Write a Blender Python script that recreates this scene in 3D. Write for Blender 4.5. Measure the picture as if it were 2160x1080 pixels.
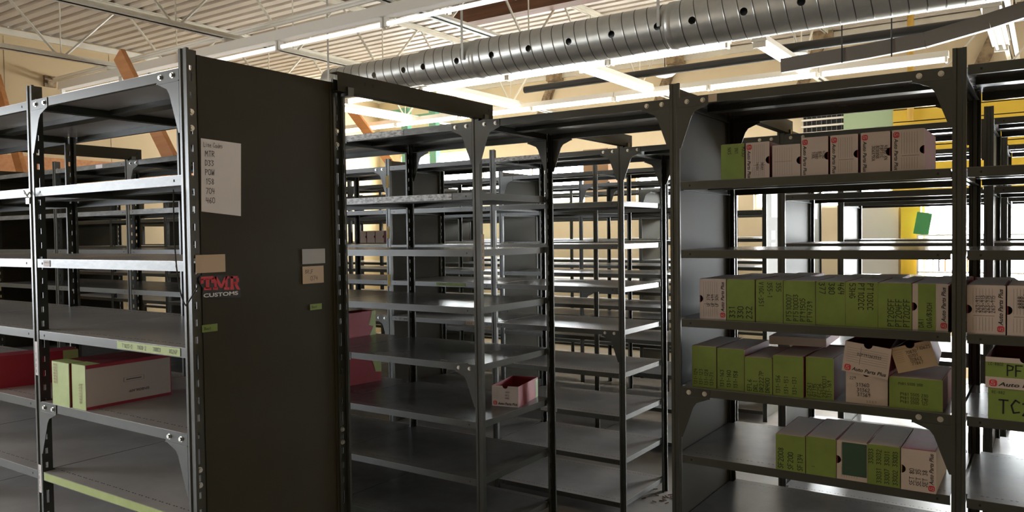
import bpy, bmesh, math, random
from mathutils import Matrix, Vector
random.seed(7)
scene = bpy.context.scene
for o in list(bpy.data.objects): bpy.data.objects.remove(o)
COL = scene.collection
PI = math.pi

# ------------------------------------------------------------------ camera, world, light, exposure
cam_data = bpy.data.cameras.new('camera'); cam = bpy.data.objects.new('camera', cam_data); COL.objects.link(cam)
cam_data.sensor_width = 36; cam_data.lens = 1662.1/2160*36; cam_data.clip_end = 100; cam_data.clip_start = .05
def _cam():
    yaw, pitch, roll = math.radians(-34.31), math.radians(-1.59), math.radians(-.74)
    f0 = Vector((math.sin(yaw), math.cos(yaw), 0)); r0 = Vector((math.cos(yaw), -math.sin(yaw), 0))
    f = f0*math.cos(pitch) + Vector((0, 0, 1))*math.sin(pitch); u0 = r0.cross(f)
    r = r0*math.cos(roll) + u0*math.sin(roll); u = u0*math.cos(roll) - r0*math.sin(roll)
    m = Matrix((( r.x, u.x, -f.x, 0), (r.y, u.y, -f.y, 0), (r.z, u.z, -f.z, 1.679), (0, 0, 0, 1)))
    cam.matrix_world = m
_cam(); scene.camera = cam
w = bpy.data.worlds.new('world'); scene.world = w; w.use_nodes = True
w.node_tree.nodes['Background'].inputs[0].default_value = (.75, .87, 1, 1)
w.node_tree.nodes['Background'].inputs[1].default_value = 1.0
vs = scene.view_settings
vs.view_transform = 'Standard'; vs.look = 'None'; vs.gamma = 1; vs.use_curve_mapping = False
vs.exposure = 0.92
PANE_FILL = 7.0
TUBE_FAR, TUBE_NEAR, TUBE_FILL, PANE_FAR, PANE_LEFT = 8.0, .50, 1.5, 26.0, 10.0
try:
    scene.cycles.use_denoising = True; scene.cycles.max_bounces = 6; scene.cycles.diffuse_bounces = 4
    scene.cycles.glossy_bounces = 4; scene.cycles.sample_clamp_indirect = 6; scene.cycles.caustics_reflective = False
    scene.cycles.caustics_refractive = False
except Exception: pass

# ------------------------------------------------------------------ materials
def mat(name, col, rough=.5, metal=0, spec=.5, emit=0, noise=None, bump=0, coat=0):
    m = bpy.data.materials.new(name); m.use_nodes = True
    nt = m.node_tree; b = nt.nodes['Principled BSDF']
    b.inputs['Base Color'].default_value = (*col, 1); b.inputs['Roughness'].default_value = rough
    b.inputs['Metallic'].default_value = metal
    b.inputs['Specular IOR Level'].default_value = spec
    b.inputs['Coat Weight'].default_value = coat
    if emit:
        b.inputs['Emission Color'].default_value = (*col, 1); b.inputs['Emission Strength'].default_value = emit
    if noise:
        col2, scale, lo, hi = noise[:4]
        tc = nt.nodes.new('ShaderNodeTexCoord'); mp = nt.nodes.new('ShaderNodeMapping')
        mp.inputs['Scale'].default_value = noise[4] if len(noise) > 4 else (1, 1, 1)
        n = nt.nodes.new('ShaderNodeTexNoise'); n.inputs['Scale'].default_value = scale; n.inputs['Detail'].default_value = 6
        n.inputs['Roughness'].default_value = .6
        r = nt.nodes.new('ShaderNodeValToRGB'); r.color_ramp.elements[0].position = lo; r.color_ramp.elements[1].position = hi
        r.color_ramp.elements[0].color = (*col, 1); r.color_ramp.elements[1].color = (*col2, 1)
        src = 'Object' if not (len(noise) > 5) else noise[5]
        if src == 'World':
            g = nt.nodes.new('ShaderNodeNewGeometry'); nt.links.new(g.outputs['Position'], mp.inputs['Vector'])
        else: nt.links.new(tc.outputs[src], mp.inputs['Vector'])
        nt.links.new(mp.outputs[0], n.inputs['Vector']); nt.links.new(n.outputs['Fac'], r.inputs['Fac'])
        nt.links.new(r.outputs[0], b.inputs['Base Color'])
        if bump:
            bp = nt.nodes.new('ShaderNodeBump'); bp.inputs['Strength'].default_value = bump; bp.inputs['Distance'].default_value = .01
            nt.links.new(n.outputs['Fac'], bp.inputs['Height']); nt.links.new(bp.outputs[0], b.inputs['Normal'])
    return m
M = {}
M['paint'] = mat('rack_paint', (.036, .040, .033), .30, noise=((.048, .053, .044), 6, .35, .75), spec=.55)
M['paint_scuffed'] = mat('rack_paint_scuffed', (.08, .085, .078), .34, noise=((.22, .225, .22), 9, .45, .8, (1, 3, 3)), spec=.55)
M['shelf_dust_glare'] = mat('dust_and_glare_shelf', (.46, .445, .445), .30, noise=((.72, .70, .695), 2.2, .35, .70, (1, 1, 1), 'World'), spec=.6)  # dust, lightened further to paint in the light these tops reflect
M['shelf_dim'] = mat('shelf_paint', (.13, .132, .132), .24, noise=((.23, .23, .228), 2.6, .35, .75, (1, 1, 1), 'World'), spec=.6)  # darker copy of the shelf top, where row two reflects less light
M['shelf_top'] = mat('dusty_glare_shelf_paint', (.34, .34, .345), .30, noise=((.56, .55, .55), 2.6, .35, .70, (1, 1, 1), 'World'), spec=.6)  # dusty grey with reflected light put into the base colour
M['panel_paint'] = mat('panel_paint', (.042, .037, .023), .55, noise=((.050, .046, .031), 3, .3, .8), spec=.15)
M['bolt'] = mat('zinc_bolt', (.55, .55, .52), .3, 1)
M['galv'] = mat('galvanised_steel', (.42, .42, .40), .36, .70, noise=((.52, .52, .49), 9, .3, .7))
M['seam'] = mat('duct_seam_shadow', (.10, .095, .09), .5, .6)  # darker metal paints in the shadow beside each seam ridge
M['white_paint'] = mat('white_paint', (.78, .75, .68), .5)
M['joist_paint'] = mat('joist_paint', (.72, .68, .58), .5, noise=((.60, .56, .47), 5, .4, .8))
M['deck'] = mat('deck_paint', (.62, .55, .47), .5, noise=((.52, .45, .38), 1.5, .4, .8))
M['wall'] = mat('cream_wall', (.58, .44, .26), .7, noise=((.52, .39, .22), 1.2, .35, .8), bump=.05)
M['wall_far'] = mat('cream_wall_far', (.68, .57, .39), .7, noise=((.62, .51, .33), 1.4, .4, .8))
M['floor'] = mat('concrete_floor', (.36, .34, .32), .45, noise=((.50, .48, .46), 2.4, .35, .7), bump=.1)
M['wood'] = mat('orange_lumber', (.56, .25, .09), .6, noise=((.44, .17, .055), 8, .35, .7, (.3, 3, 3)))
M['timber'] = mat('dark_timber', (.20, .085, .035), .7, noise=((.11, .045, .02), 8, .35, .7, (.3, 3, 3)))
M['rust'] = mat('stained_brown_steel', (.33, .24, .14), .7, noise=((.10, .06, .03), 10, .4, .65))
M['black_pipe'] = mat('black_pipe', (.012, .012, .011), .55)
M['grey_duct'] = mat('grey_flat_bar', (.16, .14, .12), .5)
M['white_card'] = mat('white_card', (.62, .53, .49), .7)
M['tan_card'] = mat('tan_card', (.52, .39, .26), .75)
M['brown_card'] = mat('brown_card', (.36, .22, .12), .8)
M['red_card'] = mat('red_card', (.42, .022, .05), .55, noise=((.36, .018, .04), 12, .4, .7))
M['maroon'] = mat('maroon_card', (.22, .02, .028), .6)
M['tape'] = mat('green_tape', (.235, .33, .065), .5, noise=((.19, .275, .052), 10, .35, .7, (1, 1, 1), 'World'))
M['tape_pale'] = mat('pale_green_tape', (.50, .60, .24), .55, noise=((.42, .54, .18), 14, .35, .7))
M['tape_dark'] = mat('dark_green_card', (.035, .085, .055), .55)
M['ink'] = mat('black_ink', (.010, .010, .012), .6)
M['ink_grey'] = mat('grey_print', (.10, .08, .09), .6)
M['ink_red'] = mat('faded_red_ink', (.32, .10, .04), .6)
M['logo_red'] = mat('logo_red', (.62, .03, .05), .5)
M['paper'] = mat('paper', (.82, .79, .82), .7)
M['tan_label'] = mat('tan_label', (.60, .46, .33), .7)
M['grey_label'] = mat('grey_label', (.42, .42, .42), .6)
M['black_vinyl'] = mat('black_vinyl', (.008, .008, .010), .4)
M['sign_white'] = mat('sign_white', (.75, .75, .75), .5)
M['green_steel'] = mat('green_steel', (.10, .26, .17), .45)
M['yellow'] = mat('yellow_panel', (.66, .44, .035), .5, noise=((.60, .39, .03), 3, .4, .8))
M['green_wall'] = mat('sage_wall', (.34, .44, .27), .6)
M['grey_wall'] = mat('light_grey_panel', (.60, .58, .54), .5)
M['dark'] = mat('dark_gap', (.012, .012, .012), .8)
M['tube_far'] = mat('lit_tube', (1, .93, .80), .3, emit=TUBE_FAR)
M['tube_near'] = mat('dim_tube', (.95, .93, .96), .3, emit=TUBE_NEAR)
M['tube_fill_side'] = mat('side_fill_tube', (1, .90, .74), .3, emit=14)  # for unseen lamps added on the right to light the end panel
M['tube_fill'] = mat('fill_tube', (1, .90, .74), .3, emit=TUBE_FILL)  # for unseen lamps added behind the camera to brighten the near ceiling
M['pane_far'] = mat('daylit_pane', (.93, .98, 1), .2, emit=PANE_FAR)
M['pane_fill'] = mat('fill_daylight_pane', (.95, .98, 1), .2, emit=PANE_FILL)  # glowing pane of the added right wall window
M['pane_left'] = mat('daylit_door_pane', (.88, .94, 1), .2, emit=PANE_LEFT)
M['book_green'] = mat('green_book', (.06, .27, .09), .5)
M['orange'] = mat('orange_card', (.8, .25, .04), .6)
M['yellow_pipe'] = mat('yellow_pipe', (.55, .33, .05), .5)
M['cable'] = mat('cable', (.03, .03, .03), .5)
M['cable_pale'] = mat('pale_cable', (.55, .52, .46), .5)
M['glass'] = mat('clear_glass', (.9, .95, .95), .08, spec=.5)

# ------------------------------------------------------------------ helpers
class MB:
    """collects faces with material slots into one mesh"""
    def __init__(s): s.v = []; s.f = []; s.mi = []; s.mats = []; s.smooth = False
    def slot(s, m):
        if m not in s.mats: s.mats.append(m)
        return s.mats.index(m)
    def add(s, vs, fs, m):
        k = len(s.v); i = s.slot(m); s.v += [tuple(v) for v in vs]
        for f in fs: s.f.append([a+k for a in f]); s.mi.append(i)
        return s
    def box(s, x0, x1, y0, y1, z0, z1, m, R=None):
        vs = [(x, y, z) for x in (x0, x1) for y in (y0, y1) for z in (z0, z1)]
        if R: vs = [R @ Vector(v) for v in vs]
        return s.add(vs, [(0, 1, 3, 2), (4, 6, 7, 5), (0, 4, 5, 1), (2, 3, 7, 6), (0, 2, 6, 4), (1, 5, 7, 3)], m)
    def prism(s, pts, o, ax, ay, az, t, m):
        """polygon pts (2d) in frame ax,ay extruded t along az"""
        o, ax, ay, az = map(Vector, (o, ax, ay, az)); n = len(pts)
        a = [o+ax*p[0]+ay*p[1] for p in pts]; b = [v+az*t for v in a]
        fs = [list(range(n)), list(range(2*n-1, n-1, -1))] + [(i, (i+1) % n, n+(i+1) % n, n+i) for i in range(n)]
        return s.add(a+b, fs, m)
    def tube(s, pts, r, m, n=8, cap=True):
        P = [Vector(p) for p in pts]; rings = []
        for i, p in enumerate(P):
            t = ((P[min(i+1, len(P)-1)]-P[i]).normalized() + (P[i]-P[max(i-1, 0)]).normalized())
            t = t.normalized() if t.length > 1e-6 else Vector((0, 0, 1))
            a = t.cross(Vector((0, 0, 1)) if abs(t.z) < .9 else Vector((1, 0, 0))).normalized(); b = t.cross(a)
            rings.append([p+(a*math.cos(2*PI*k/n)+b*math.sin(2*PI*k/n))*r for k in range(n)])
        vs = [v for rg in rings for v in rg]
        fs = [(i*n+k, i*n+(k+1) % n, (i+1)*n+(k+1) % n, (i+1)*n+k) for i in range(len(P)-1) for k in range(n)]
        if cap: fs += [list(range(n-1, -1, -1)), [(len(P)-1)*n+k for k in range(n)]]
        return s.add(vs, fs, m)
    def bar(s, p, q, wd, th, m, side=None):
        p, q = Vector(p), Vector(q); t = (q-p).normalized()
        a = Vector(side) if side else t.cross(Vector((0, 0, 1)) if abs(t.z) < .95 else Vector((0, 1, 0))).normalized()
        a = (a-t*a.dot(t)).normalized(); b = t.cross(a)
        vs = [c+a*i*wd/2+b*j*th/2 for c in (p, q) for i in (-1, 1) for j in (-1, 1)]
        return s.add(vs, [(0, 1, 3, 2), (4, 6, 7, 5), (0, 4, 5, 1), (2, 3, 7, 6), (0, 2, 6, 4), (1, 5, 7, 3)], m)
    def mesh(s, name):
        me = bpy.data.meshes.new(name); me.from_pydata(s.v, [], s.f)
        for m in s.mats: me.materials.append(M[m] if isinstance(m, str) else m)
        me.polygons.foreach_set('material_index', s.mi)
        if s.smooth:
            me.polygons.foreach_set('use_smooth', [True]*len(s.f))
            try: me.set_sharp_from_angle(angle=math.radians(40))
            except Exception: pass
        me.update(); return me
    def build(s, name, parent=None, loc=None, rz=0, **tags):
        return link(name, s.mesh(name), parent, loc, rz, **tags)
def link(name, me, parent=None, loc=None, rz=0, label=None, cat=None, group=None, kind=None):
    o = bpy.data.objects.new(name, me); COL.objects.link(o); o.parent = parent
    if loc is not None: o.location = loc
    if rz: o.rotation_euler = (0, 0, rz)
    if label: o['label'] = label
    if cat: o['category'] = cat
    if group: o['group'] = group
    if kind: o['kind'] = kind
    return o
def thing(name, label, cat, loc=(0, 0, 0), rz=0, group=None):
    return link(name, None, None, loc, rz, label, cat, group)

# stroke lettering (marker handwriting)
G = {'0': [[(0, 1), (0, 5), (1.5, 6), (3, 5), (3, 1), (1.5, 0), (0, 1)]], '1': [[(1, 5), (1.8, 6), (1.8, 0)]],
 '2': [[(0, 5), (1.5, 6), (3, 4.7), (0, 0), (3.2, 0)]], '3': [[(0, 5.7), (2.8, 5.3), (1.2, 3.3), (3, 2), (1.6, 0), (0, .6)]],
 '4': [[(.4, 6), (0, 2.6), (3, 2.8)], [(2.4, 5.6), (2.2, 0)]], '5': [[(3, 6), (.3, 6), (.2, 3.4), (2.2, 3.5), (2.9, 1.7), (1.4, 0), (0, .6)]],
 '6': [[(2.5, 6), (.3, 3), (.2, 1), (1.6, 0), (3, 1.4), (1.6, 2.9), (.3, 2)]], '7': [[(0, 6), (3, 6), (1, 0)]],
 '8': [[(1.5, 3.2), (.2, 4.6), (1.5, 6), (2.8, 4.6), (.1, 1.3), (1.5, 0), (3, 1.4), (1.5, 3.2)]], '9': [[(2.8, 5), (1.4, 6), (.2, 4.5), (1.6, 3.2), (2.8, 5), (2.2, 0)]],
 'A': [[(0, 0), (1.6, 6), (3.2, 0)], [(.6, 2.2), (2.7, 2.2)]], 'B': [[(0, 0), (0, 6), (2.4, 5.4), (.2, 3.3), (2.8, 1.7), (0, 0)]],
 'C': [[(3, 5), (1.5, 6), (0, 3.5), (.8, .3), (3, .8)]], 'D': [[(0, 0), (0, 6), (2.6, 4.6), (2.6, 1.4), (0, 0)]], 'E': [[(3, 6), (0, 6), (0, 0), (3, 0)], [(0, 3.1), (2.3, 3.1)]],
 'F': [[(3, 6), (0, 6), (0, 0)], [(0, 3.1), (2.2, 3.1)]], 'G': [[(3, 5), (1.4, 6), (0, 3), (1.2, 0), (3, 1), (3, 2.8), (1.8, 2.8)]], 'H': [[(0, 0), (0, 6)], [(3, 0), (3, 6)], [(0, 3), (3, 3)]],
 'I': [[(1.5, 0), (1.5, 6)]], 'J': [[(2.4, 6), (2.4, 1), (1.2, 0), (0, 1)]], 'K': [[(0, 0), (0, 6)], [(3, 6), (.2, 3), (3, 0)]], 'L': [[(0, 6), (0, 0), (2.8, 0)]],
 'M': [[(0, 0), (.4, 6), (1.8, 2.5), (3.2, 6), (3.6, 0)]], 'N': [[(0, 0), (0, 6), (3, 0), (3, 6)]], 'O': [[(0, 1), (0, 5), (1.5, 6), (3, 5), (3, 1), (1.5, 0), (0, 1)]],
 'P': [[(0, 0), (0, 6), (2.7, 5.2), (2.4, 3.4), (0, 2.8)]], 'R': [[(0, 0), (0, 6), (2.7, 5.2), (2.3, 3.3), (0, 3), (3, 0)]], 'S': [[(3, 5.2), (1.4, 6), (.2, 4.6), (2.8, 1.8), (1.5, 0), (0, .8)]],
 'T': [[(0, 6), (3.4, 6)], [(1.7, 6), (1.6, 0)]], 'U': [[(0, 6), (0, 1), (1.5, 0), (3, 1), (3, 6)]], 'V': [[(0, 6), (1.5, 0), (3, 6)]], 'W': [[(0, 6), (.8, 0), (1.8, 4), (2.8, 0), (3.6, 6)]],
 'X': [[(0, 6), (3, 0)], [(3, 6), (0, 0)]], 'Y': [[(0, 6), (1.5, 3), (3, 6)], [(1.5, 3), (1.4, 0)]], 'Z': [[(0, 6), (3, 6), (0, 0), (3, 0)]], '-': [[(.4, 3), (2.6, 3)]], '/': [[(0, 0), (2.6, 6)]],
 'i': [[(.8, 0), (.8, 3.6)], [(.8, 4.8), (.9, 5.2)]], 'n': [[(0, 0), (0, 3.6), (1.6, 3.6), (2.2, 0)]], 'e': [[(0, 2), (2.2, 2.3), (1.2, 3.8), (0, 2), (.8, .1), (2.2, .4)]],
 'o': [[(0, 1), (0, 3), (1.2, 3.8), (2.3, 2), (1.2, 0), (0, 1)]], 'd': [[(2.2, 6), (2.2, 0), (.2, .6), (.4, 3), (2.2, 2.8)]], 's': [[(2, 3.6), (.2, 3), (2, 1.2), (0, 0)]],
 't': [[(1, 5), (1, .4), (2, 0)], [(0, 3.6), (2, 3.7)]], 'r': [[(0, 0), (0, 3.6)], [(0, 2.8), (1.8, 3.8)]], 'a': [[(2, 3.6), (.2, 3), (.3, .2), (2, .8), (2.1, 3.6), (2.3, 0)]], '.': [[(.5, 0), (.9, .3)]]}
def hand(mb, text, o, ax, ay, size, m='ink', wd=.115, eps=.0009, jit=.25, sx=1.0):
    """write text with strokes on the plane through o spanned by ax (reading) and ay (up)"""
    o, ax, ay = Vector(o), Vector(ax).normalized(), Vector(ay).normalized(); n = ax.cross(ay); o = o+n*eps
    u = size/6; x = 0
    for ch in text:
        if ch == ' ': x += 3.2; continue
        g = G.get(ch) or G.get(ch.upper()) or []
        dy = random.uniform(-jit, jit); mx = 2.4
        for st in g:
            q = [(x+a+random.uniform(-.1, .1)*jit, b+dy) for a, b in st]; mx = max(mx, max(a for a, b in st))
            for (x0, y0), (x1, y1) in zip(q, q[1:]):
                L = math.hypot(x1-x0, y1-y0) or 1; tx, ty = (x1-x0)/L, (y1-y0)/L; h = wd*6/2
                x0e, y0e, x1e, y1e = x0-tx*h*.6, y0-ty*h*.6, x1+tx*h*.6, y1+ty*h*.6
                c = [(x0e-ty*h, y0e+tx*h), (x0e+ty*h, y0e-tx*h), (x1e+ty*h, y1e-tx*h), (x1e-ty*h, y1e+tx*h)]
                mb.add([o+ax*a*u*sx+ay*b*u for a, b in c], [(0, 1, 2, 3)], m)
        x += mx+1.3
    return x*u*sx
_TX = {}
def printed(mb, text, o, ax, ay, size, m='ink', bold=.012, shear=0, eps=.0009, width=None):
    key = (text, bold, shear)
    if key not in _TX:
        c = bpy.data.curves.new('t', 'FONT'); c.body = text; c.size = 1; c.offset = bold; c.shear = shear; c.resolution_u = 3
        ob = bpy.data.objects.new('t', c); me = bpy.data.meshes.new_from_object(ob)
        _TX[key] = ([tuple(v.co) for v in me.vertices], [tuple(p.vertices) for p in me.polygons])
        bpy.data.objects.remove(ob); bpy.data.curves.remove(c); bpy.data.meshes.remove(me)
    vs_, fs = _TX[key]
    o, ax, ay = Vector(o), Vector(ax).normalized(), Vector(ay).normalized(); o = o+ax.cross(ay)*eps
    W = max(v[0] for v in vs_); k = (width/W) if width else size
    mb.add([o+ax*v[0]*k+ay*v[1]*(size) for v in vs_], fs, m)
def rect(mb, o, ax, ay, x0, x1, y0, y1, m, eps=.0006):
    o, ax, ay = Vector(o), Vector(ax).normalized(), Vector(ay).normalized(); o = o+ax.cross(ay)*eps
    mb.add([o+ax*a+ay*b for a, b in ((x0, y0), (x1, y0), (x1, y1), (x0, y1))], [(0, 1, 2, 3)], m)

# ------------------------------------------------------------------ the building
ZC, XL, YF, XR, YB = 4.08, -9.7, 10.15, 5.5, -6.0
fl = MB(); fl.box(XL, XR, YB, YF, -.05, 0, 'floor'); fl.build('floor', kind='structure')
# corrugated steel deck
dk = MB(); prof = []; y = YB-.1
while y < YF+.1:
    prof += [(y, ZC), (y+.088, ZC), (y+.102, ZC+.038), (y+.139, ZC+.038)]; y += .1524
vsd = [(x, a, b) for x in (XL-.1, XR+.1) for a, b in prof]; n = len(prof)
dk.add(vsd, [(i, i+1, n+i+1, n+i) for i in range(n-1)], 'deck')
vsd = [(x, a, b+.06) for x in (XL-.1, XR+.1) for a, b in prof]; dk.add(vsd, [(i, n+i, n+i+1, i+1) for i in range(n-1)], 'deck')
dk.build('ceiling', kind='structure')
wl = MB()
# left wall with a daylit opening behind the viewpoint
DY0, DY1, DZ0, DZ1 = -5.4, -1.2, .9, 3.1
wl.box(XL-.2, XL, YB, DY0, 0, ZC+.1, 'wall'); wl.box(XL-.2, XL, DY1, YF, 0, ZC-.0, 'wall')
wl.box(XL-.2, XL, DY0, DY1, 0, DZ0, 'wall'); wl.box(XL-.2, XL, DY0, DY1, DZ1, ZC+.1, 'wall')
for yy in (1.6, 4.15, 5.35, 7.8): wl.box(XL, XL+.002, yy, yy+.006, 0, ZC-.1, 'rust')
wl.build('wall_left', kind='structure')
tr = MB(); y = DY1
tr.box(XL, XL+.03, DY1, YF, ZC-.09, ZC-.02, 'joist_paint'); tr.build('trim_1', kind='structure')
wb = MB(); wb.box(XL, XR, YB-.2, YB, 0, ZC+.1, 'wall'); wb.build('wall_back', kind='structure')
RW0, RW1, RWZ0, RWZ1 = 8.0, 9.8, .35, 2.7
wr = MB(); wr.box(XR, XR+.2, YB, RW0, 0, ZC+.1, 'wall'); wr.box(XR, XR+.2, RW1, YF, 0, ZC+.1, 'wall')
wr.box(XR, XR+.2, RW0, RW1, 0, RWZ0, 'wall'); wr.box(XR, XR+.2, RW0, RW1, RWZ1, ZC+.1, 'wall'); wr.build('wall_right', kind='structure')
# far wall with clerestory windows and a glazed shopfront
FW = [(-9.2, -7.65, 2.12, 3.03), (-7.5, -5.62, 2.12, 2.80), (-4.80, -3.60, 1.98, 2.50), (-3.15, -1.52, 1.95, 2.42), (-1.18, .75, .55, 2.03)]
wf = MB(); xs = sorted({XL, XR, *[a for t in FW for a in t[:2]]})
for a, b in zip(xs, xs[1:]):
    hole = [t for t in FW if t[0] <= a and t[1] >= b]
    if hole:
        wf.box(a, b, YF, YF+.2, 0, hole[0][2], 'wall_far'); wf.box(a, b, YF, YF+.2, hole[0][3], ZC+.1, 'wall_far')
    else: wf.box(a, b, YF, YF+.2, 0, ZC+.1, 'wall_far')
wf.build('wall_far', kind='structure')
t2 = MB(); t2.box(XL, XR, YF-.05, YF, ZC-.10, ZC-.015, 'joist_paint'); t2.build('trim_2', kind='structure')
def window(nm, x0, x1, z0, z1, nm_bars, y=YF):
    r = link(nm, None, kind='structure', loc=((x0+x1)/2, y, z0)); hw = (x1-x0)/2; h = z1-z0
    p = MB(); p.box(-hw, hw, .10, .115, 0, h, 'pane_far'); p.build('pane', r)
    f = MB(); t = .03
    f.box(-hw, hw, .04, .12, 0, t, 'grey_wall'); f.box(-hw, hw, .04, .12, h-t, h, 'grey_wall')
    f.box(-hw, -hw+t, .04, .12, t, h-t, 'grey_wall'); f.box(hw-t, hw, .04, .12, t, h-t, 'grey_wall')
    for k in range(1, nm_bars): xx = -hw+2*hw*k/nm_bars; f.box(xx-.015, xx+.015, .05, .12, t, h-t, 'grey_wall')
    f.build('window_frame', r); return r
for i, t in enumerate(FW): window('window_%d' % (i+1), *t, nm_bars=[2, 2, 2, 2, 3][i])
def side_window(nm, x, y0, y1, z0, z1, m_, sgn, nb):
    r = link(nm, None, kind='structure', loc=(x, (y0+y1)/2, z0)); hw = (y1-y0)/2; h = z1-z0
    p = MB(); p.box(min(sgn*.10, sgn*.115), max(sgn*.10, sgn*.115), -hw, hw, 0, h, m_); p.build('pane', r)
    f = MB()
    for k in range(nb+1): yy = -hw+2*hw*k/nb; f.box(min(sgn*.03, sgn*.1), max(sgn*.03, sgn*.1), yy-.03, yy+.03, 0, h, 'grey_wall')
    for zz in (0, h-.04): f.box(min(sgn*.04, sgn*.1), max(sgn*.04, sgn*.1), -hw, hw, zz, zz+.04, 'grey_wall')
    f.build('window_frame', r)
side_window('window_7', XR, RW0, RW1, RWZ0, RWZ1, 'pane_fill', 1, 2)  # unseen window, added to bring light onto the racks from the right
r = link('window_6', None, kind='structure', loc=(XL, (DY0+DY1)/2, DZ0)); hw = (DY1-DY0)/2; h = DZ1-DZ0
p = MB(); p.box(-.115, -.10, -hw, hw, 0, h, 'pane_left'); p.build('pane', r)
f = MB()
for k in range(5): yy = -hw+2*hw*k/4; f.box(-.10, -.03, yy-.03, yy+.03, 0, h, 'grey_wall')
for zz in (0, h/2, h-.04): f.box(-.10, -.04, -hw, hw, zz, zz+.04, 'grey_wall')
f.build('window_frame', r)

# ------------------------------------------------------------------ shelving
X0, Y1, PITCH, DEP, W = -2.055, 1.348, 1.393, .612, .914
ZS = [2.170, 1.863, 1.613, 1.360, 1.108, .856, .603, .346, .093]
def post_mesh(detail):
    m = MB(); H = 2.224
    c = [(-.019, .009), (-.019, 0), (-.009, 0), (-.006, .004), (.006, .004), (.009, 0), (.019, 0), (.019, .009),
         (.0175, .009), (.0175, .0015), (.0095, .0015), (.0065, .0055), (-.0065, .0055), (-.0095, .0015), (-.0175, .0015), (-.0175, .009)]
    n = len(c); vs_ = [(a, b, z) for z in (0, H) for a, b in c]
    m.add(vs_, [(i, (i+1) % n, n+(i+1) % n, n+i) for i in range(n)] + [(14, 1, 0, 15), (14, 13, 2, 1), (13, 12, 3, 2), (12, 11, 4, 3), (11, 10, 5, 4), (10, 9, 6, 5), (9, 8, 7, 6)] +
          [tuple(n+i for i in q) for q in ((15, 0, 1, 14), (1, 2, 13, 14), (2, 3, 12, 13), (3, 4, 11, 12), (4, 5, 10, 11), (5, 6, 9, 10), (6, 7, 8, 9))], 'paint')
    t = .0014; ya, yb, yc, yd = .0055, .020, .028, .043
    if not detail:
        m.box(-t, t, ya, yd, 0, H, 'paint'); return m.mesh('post')
    zs = [0.0]; z = .025; holes = []
    while z < H-.03:
        hh = .046 if len(holes) % 5 == 3 else .020
        zs += [z, z+hh]; holes.append(len(zs)-2); z += .0508 if hh < .03 else .0762
    zs.append(H)
    for sx in (-1, 1):
        X = sx*t
        for i in range(len(zs)-1):
            for j, (p, q) in enumerate(((ya, yb), (yb, yc), (yc, yd))):
                if j == 1 and i in holes: continue
                f = [(X, p, zs[i]), (X, q, zs[i]), (X, q, zs[i+1]), (X, p, zs[i+1])]
                m.add(f if sx > 0 else f[::-1], [(0, 1, 2, 3)], 'paint')
    for i in holes:
        a, b = zs[i], zs[i+1]
        m.add([(-t, yb, a), (t, yb, a), (t, yc, a), (-t, yc, a), (-t, yb, b), (t, yb, b), (t, yc, b), (-t, yc, b)], [(0, 1, 2, 3), (4, 7, 6, 5), (0, 4, 5, 1), (3, 2, 6, 7)], 'paint')
    m.add([(-t, yd, 0), (t, yd, 0), (t, yd, H), (-t, yd, H), (-t, ya, H), (t, ya, H)], [(0, 1, 2, 3), (3, 2, 5, 4)], 'paint')
    m.box(-.009, t, yd, yd+.0015, 0, H, 'paint')
    return m.mesh('post')
POST = [post_mesh(True), post_mesh(False)]
def shelf_mesh(front='paint', top='shelf_top'):
    m = MB(); w = W/2-.004; d0, d1 = .012, DEP-.012; t = .0012; h = .030
    xn = w-.018
    m.box(-w, w, d0+.035, d1-.035, -t, 0, top)
    m.box(-xn, xn, .002, d0+.035, -t, 0, top); m.box(-xn, xn, d1-.035, DEP-.002, -t, 0, top)
    for y0, y1, fm in ((.002, .0035, front), (DEP-.0035, DEP-.002, 'paint')): m.box(-xn, xn, y0, y1, -h, -t, fm)
    for y0, y1 in ((.0035, .016), (DEP-.016, DEP-.0035)): m.box(-xn, xn, y0, y1, -h, -h+.0015, 'paint')
    for s in (-1, 1):
        m.box(min(s*w, s*(w-t)), max(s*w, s*(w-t)), d0+.035, d1-.035, -h, -t, 'paint')
        m.box(min(s*w, s*(w-.012)), max(s*w, s*(w-.012)), d0+.035, d1-.035, -h, -h+.0015, 'paint')
    # stiffener under the sheet, row of punched holes on top
    m.box(-w+.02, w-.02, DEP/2-.03, DEP/2+.03, -.020, -t-.0002, 'paint')
    for yy in (.045, DEP-.045):
        for k in range(22):
            x = -.40+k*.038
            for q in (0, .014): m.box(x+q, x+q+.007, yy, yy+.0035, 0, .0003, 'dark')
    for s in (-1, 1):
        for y0, yy in ((.0015, .002), (DEP-.002, DEP-.0015)): m.box(s*.400-.003, s*.400+.003, y0, yy, -.019, -.012, 'dark')
    return m.mesh('shelf')
SHELF = shelf_mesh(); SHELF_W = shelf_mesh('paint_scuffed'); SHELF_D = shelf_mesh('paint', 'shelf_dust_glare'); SHELF_DW = shelf_mesh('paint_scuffed', 'shelf_dust_glare'); SHELF_C = shelf_mesh('paint', 'shelf_dim'); SHELF_CW = shelf_mesh('paint_scuffed', 'shelf_dim')
def gusset_mesh():
    m = MB(); pts = [(0, 0), (.110, 0), (.110, -.034), (.060, -.054), (.048, -.070), (.006, -.185), (0, -.185)]
    m.prism(pts, (0, 0, 0), (1, 0, 0), (0, 0, 1), (0, 1, 0), .002, 'paint'); m.prism([(.0, -.033), (.11, -.033), (.11, -.036), (0, -.036)], (0, -.0015, 0), (1, 0, 0), (0, 0, 1), (0, 1, 0), .002, 'paint')
    return m.mesh('gusset')
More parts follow.
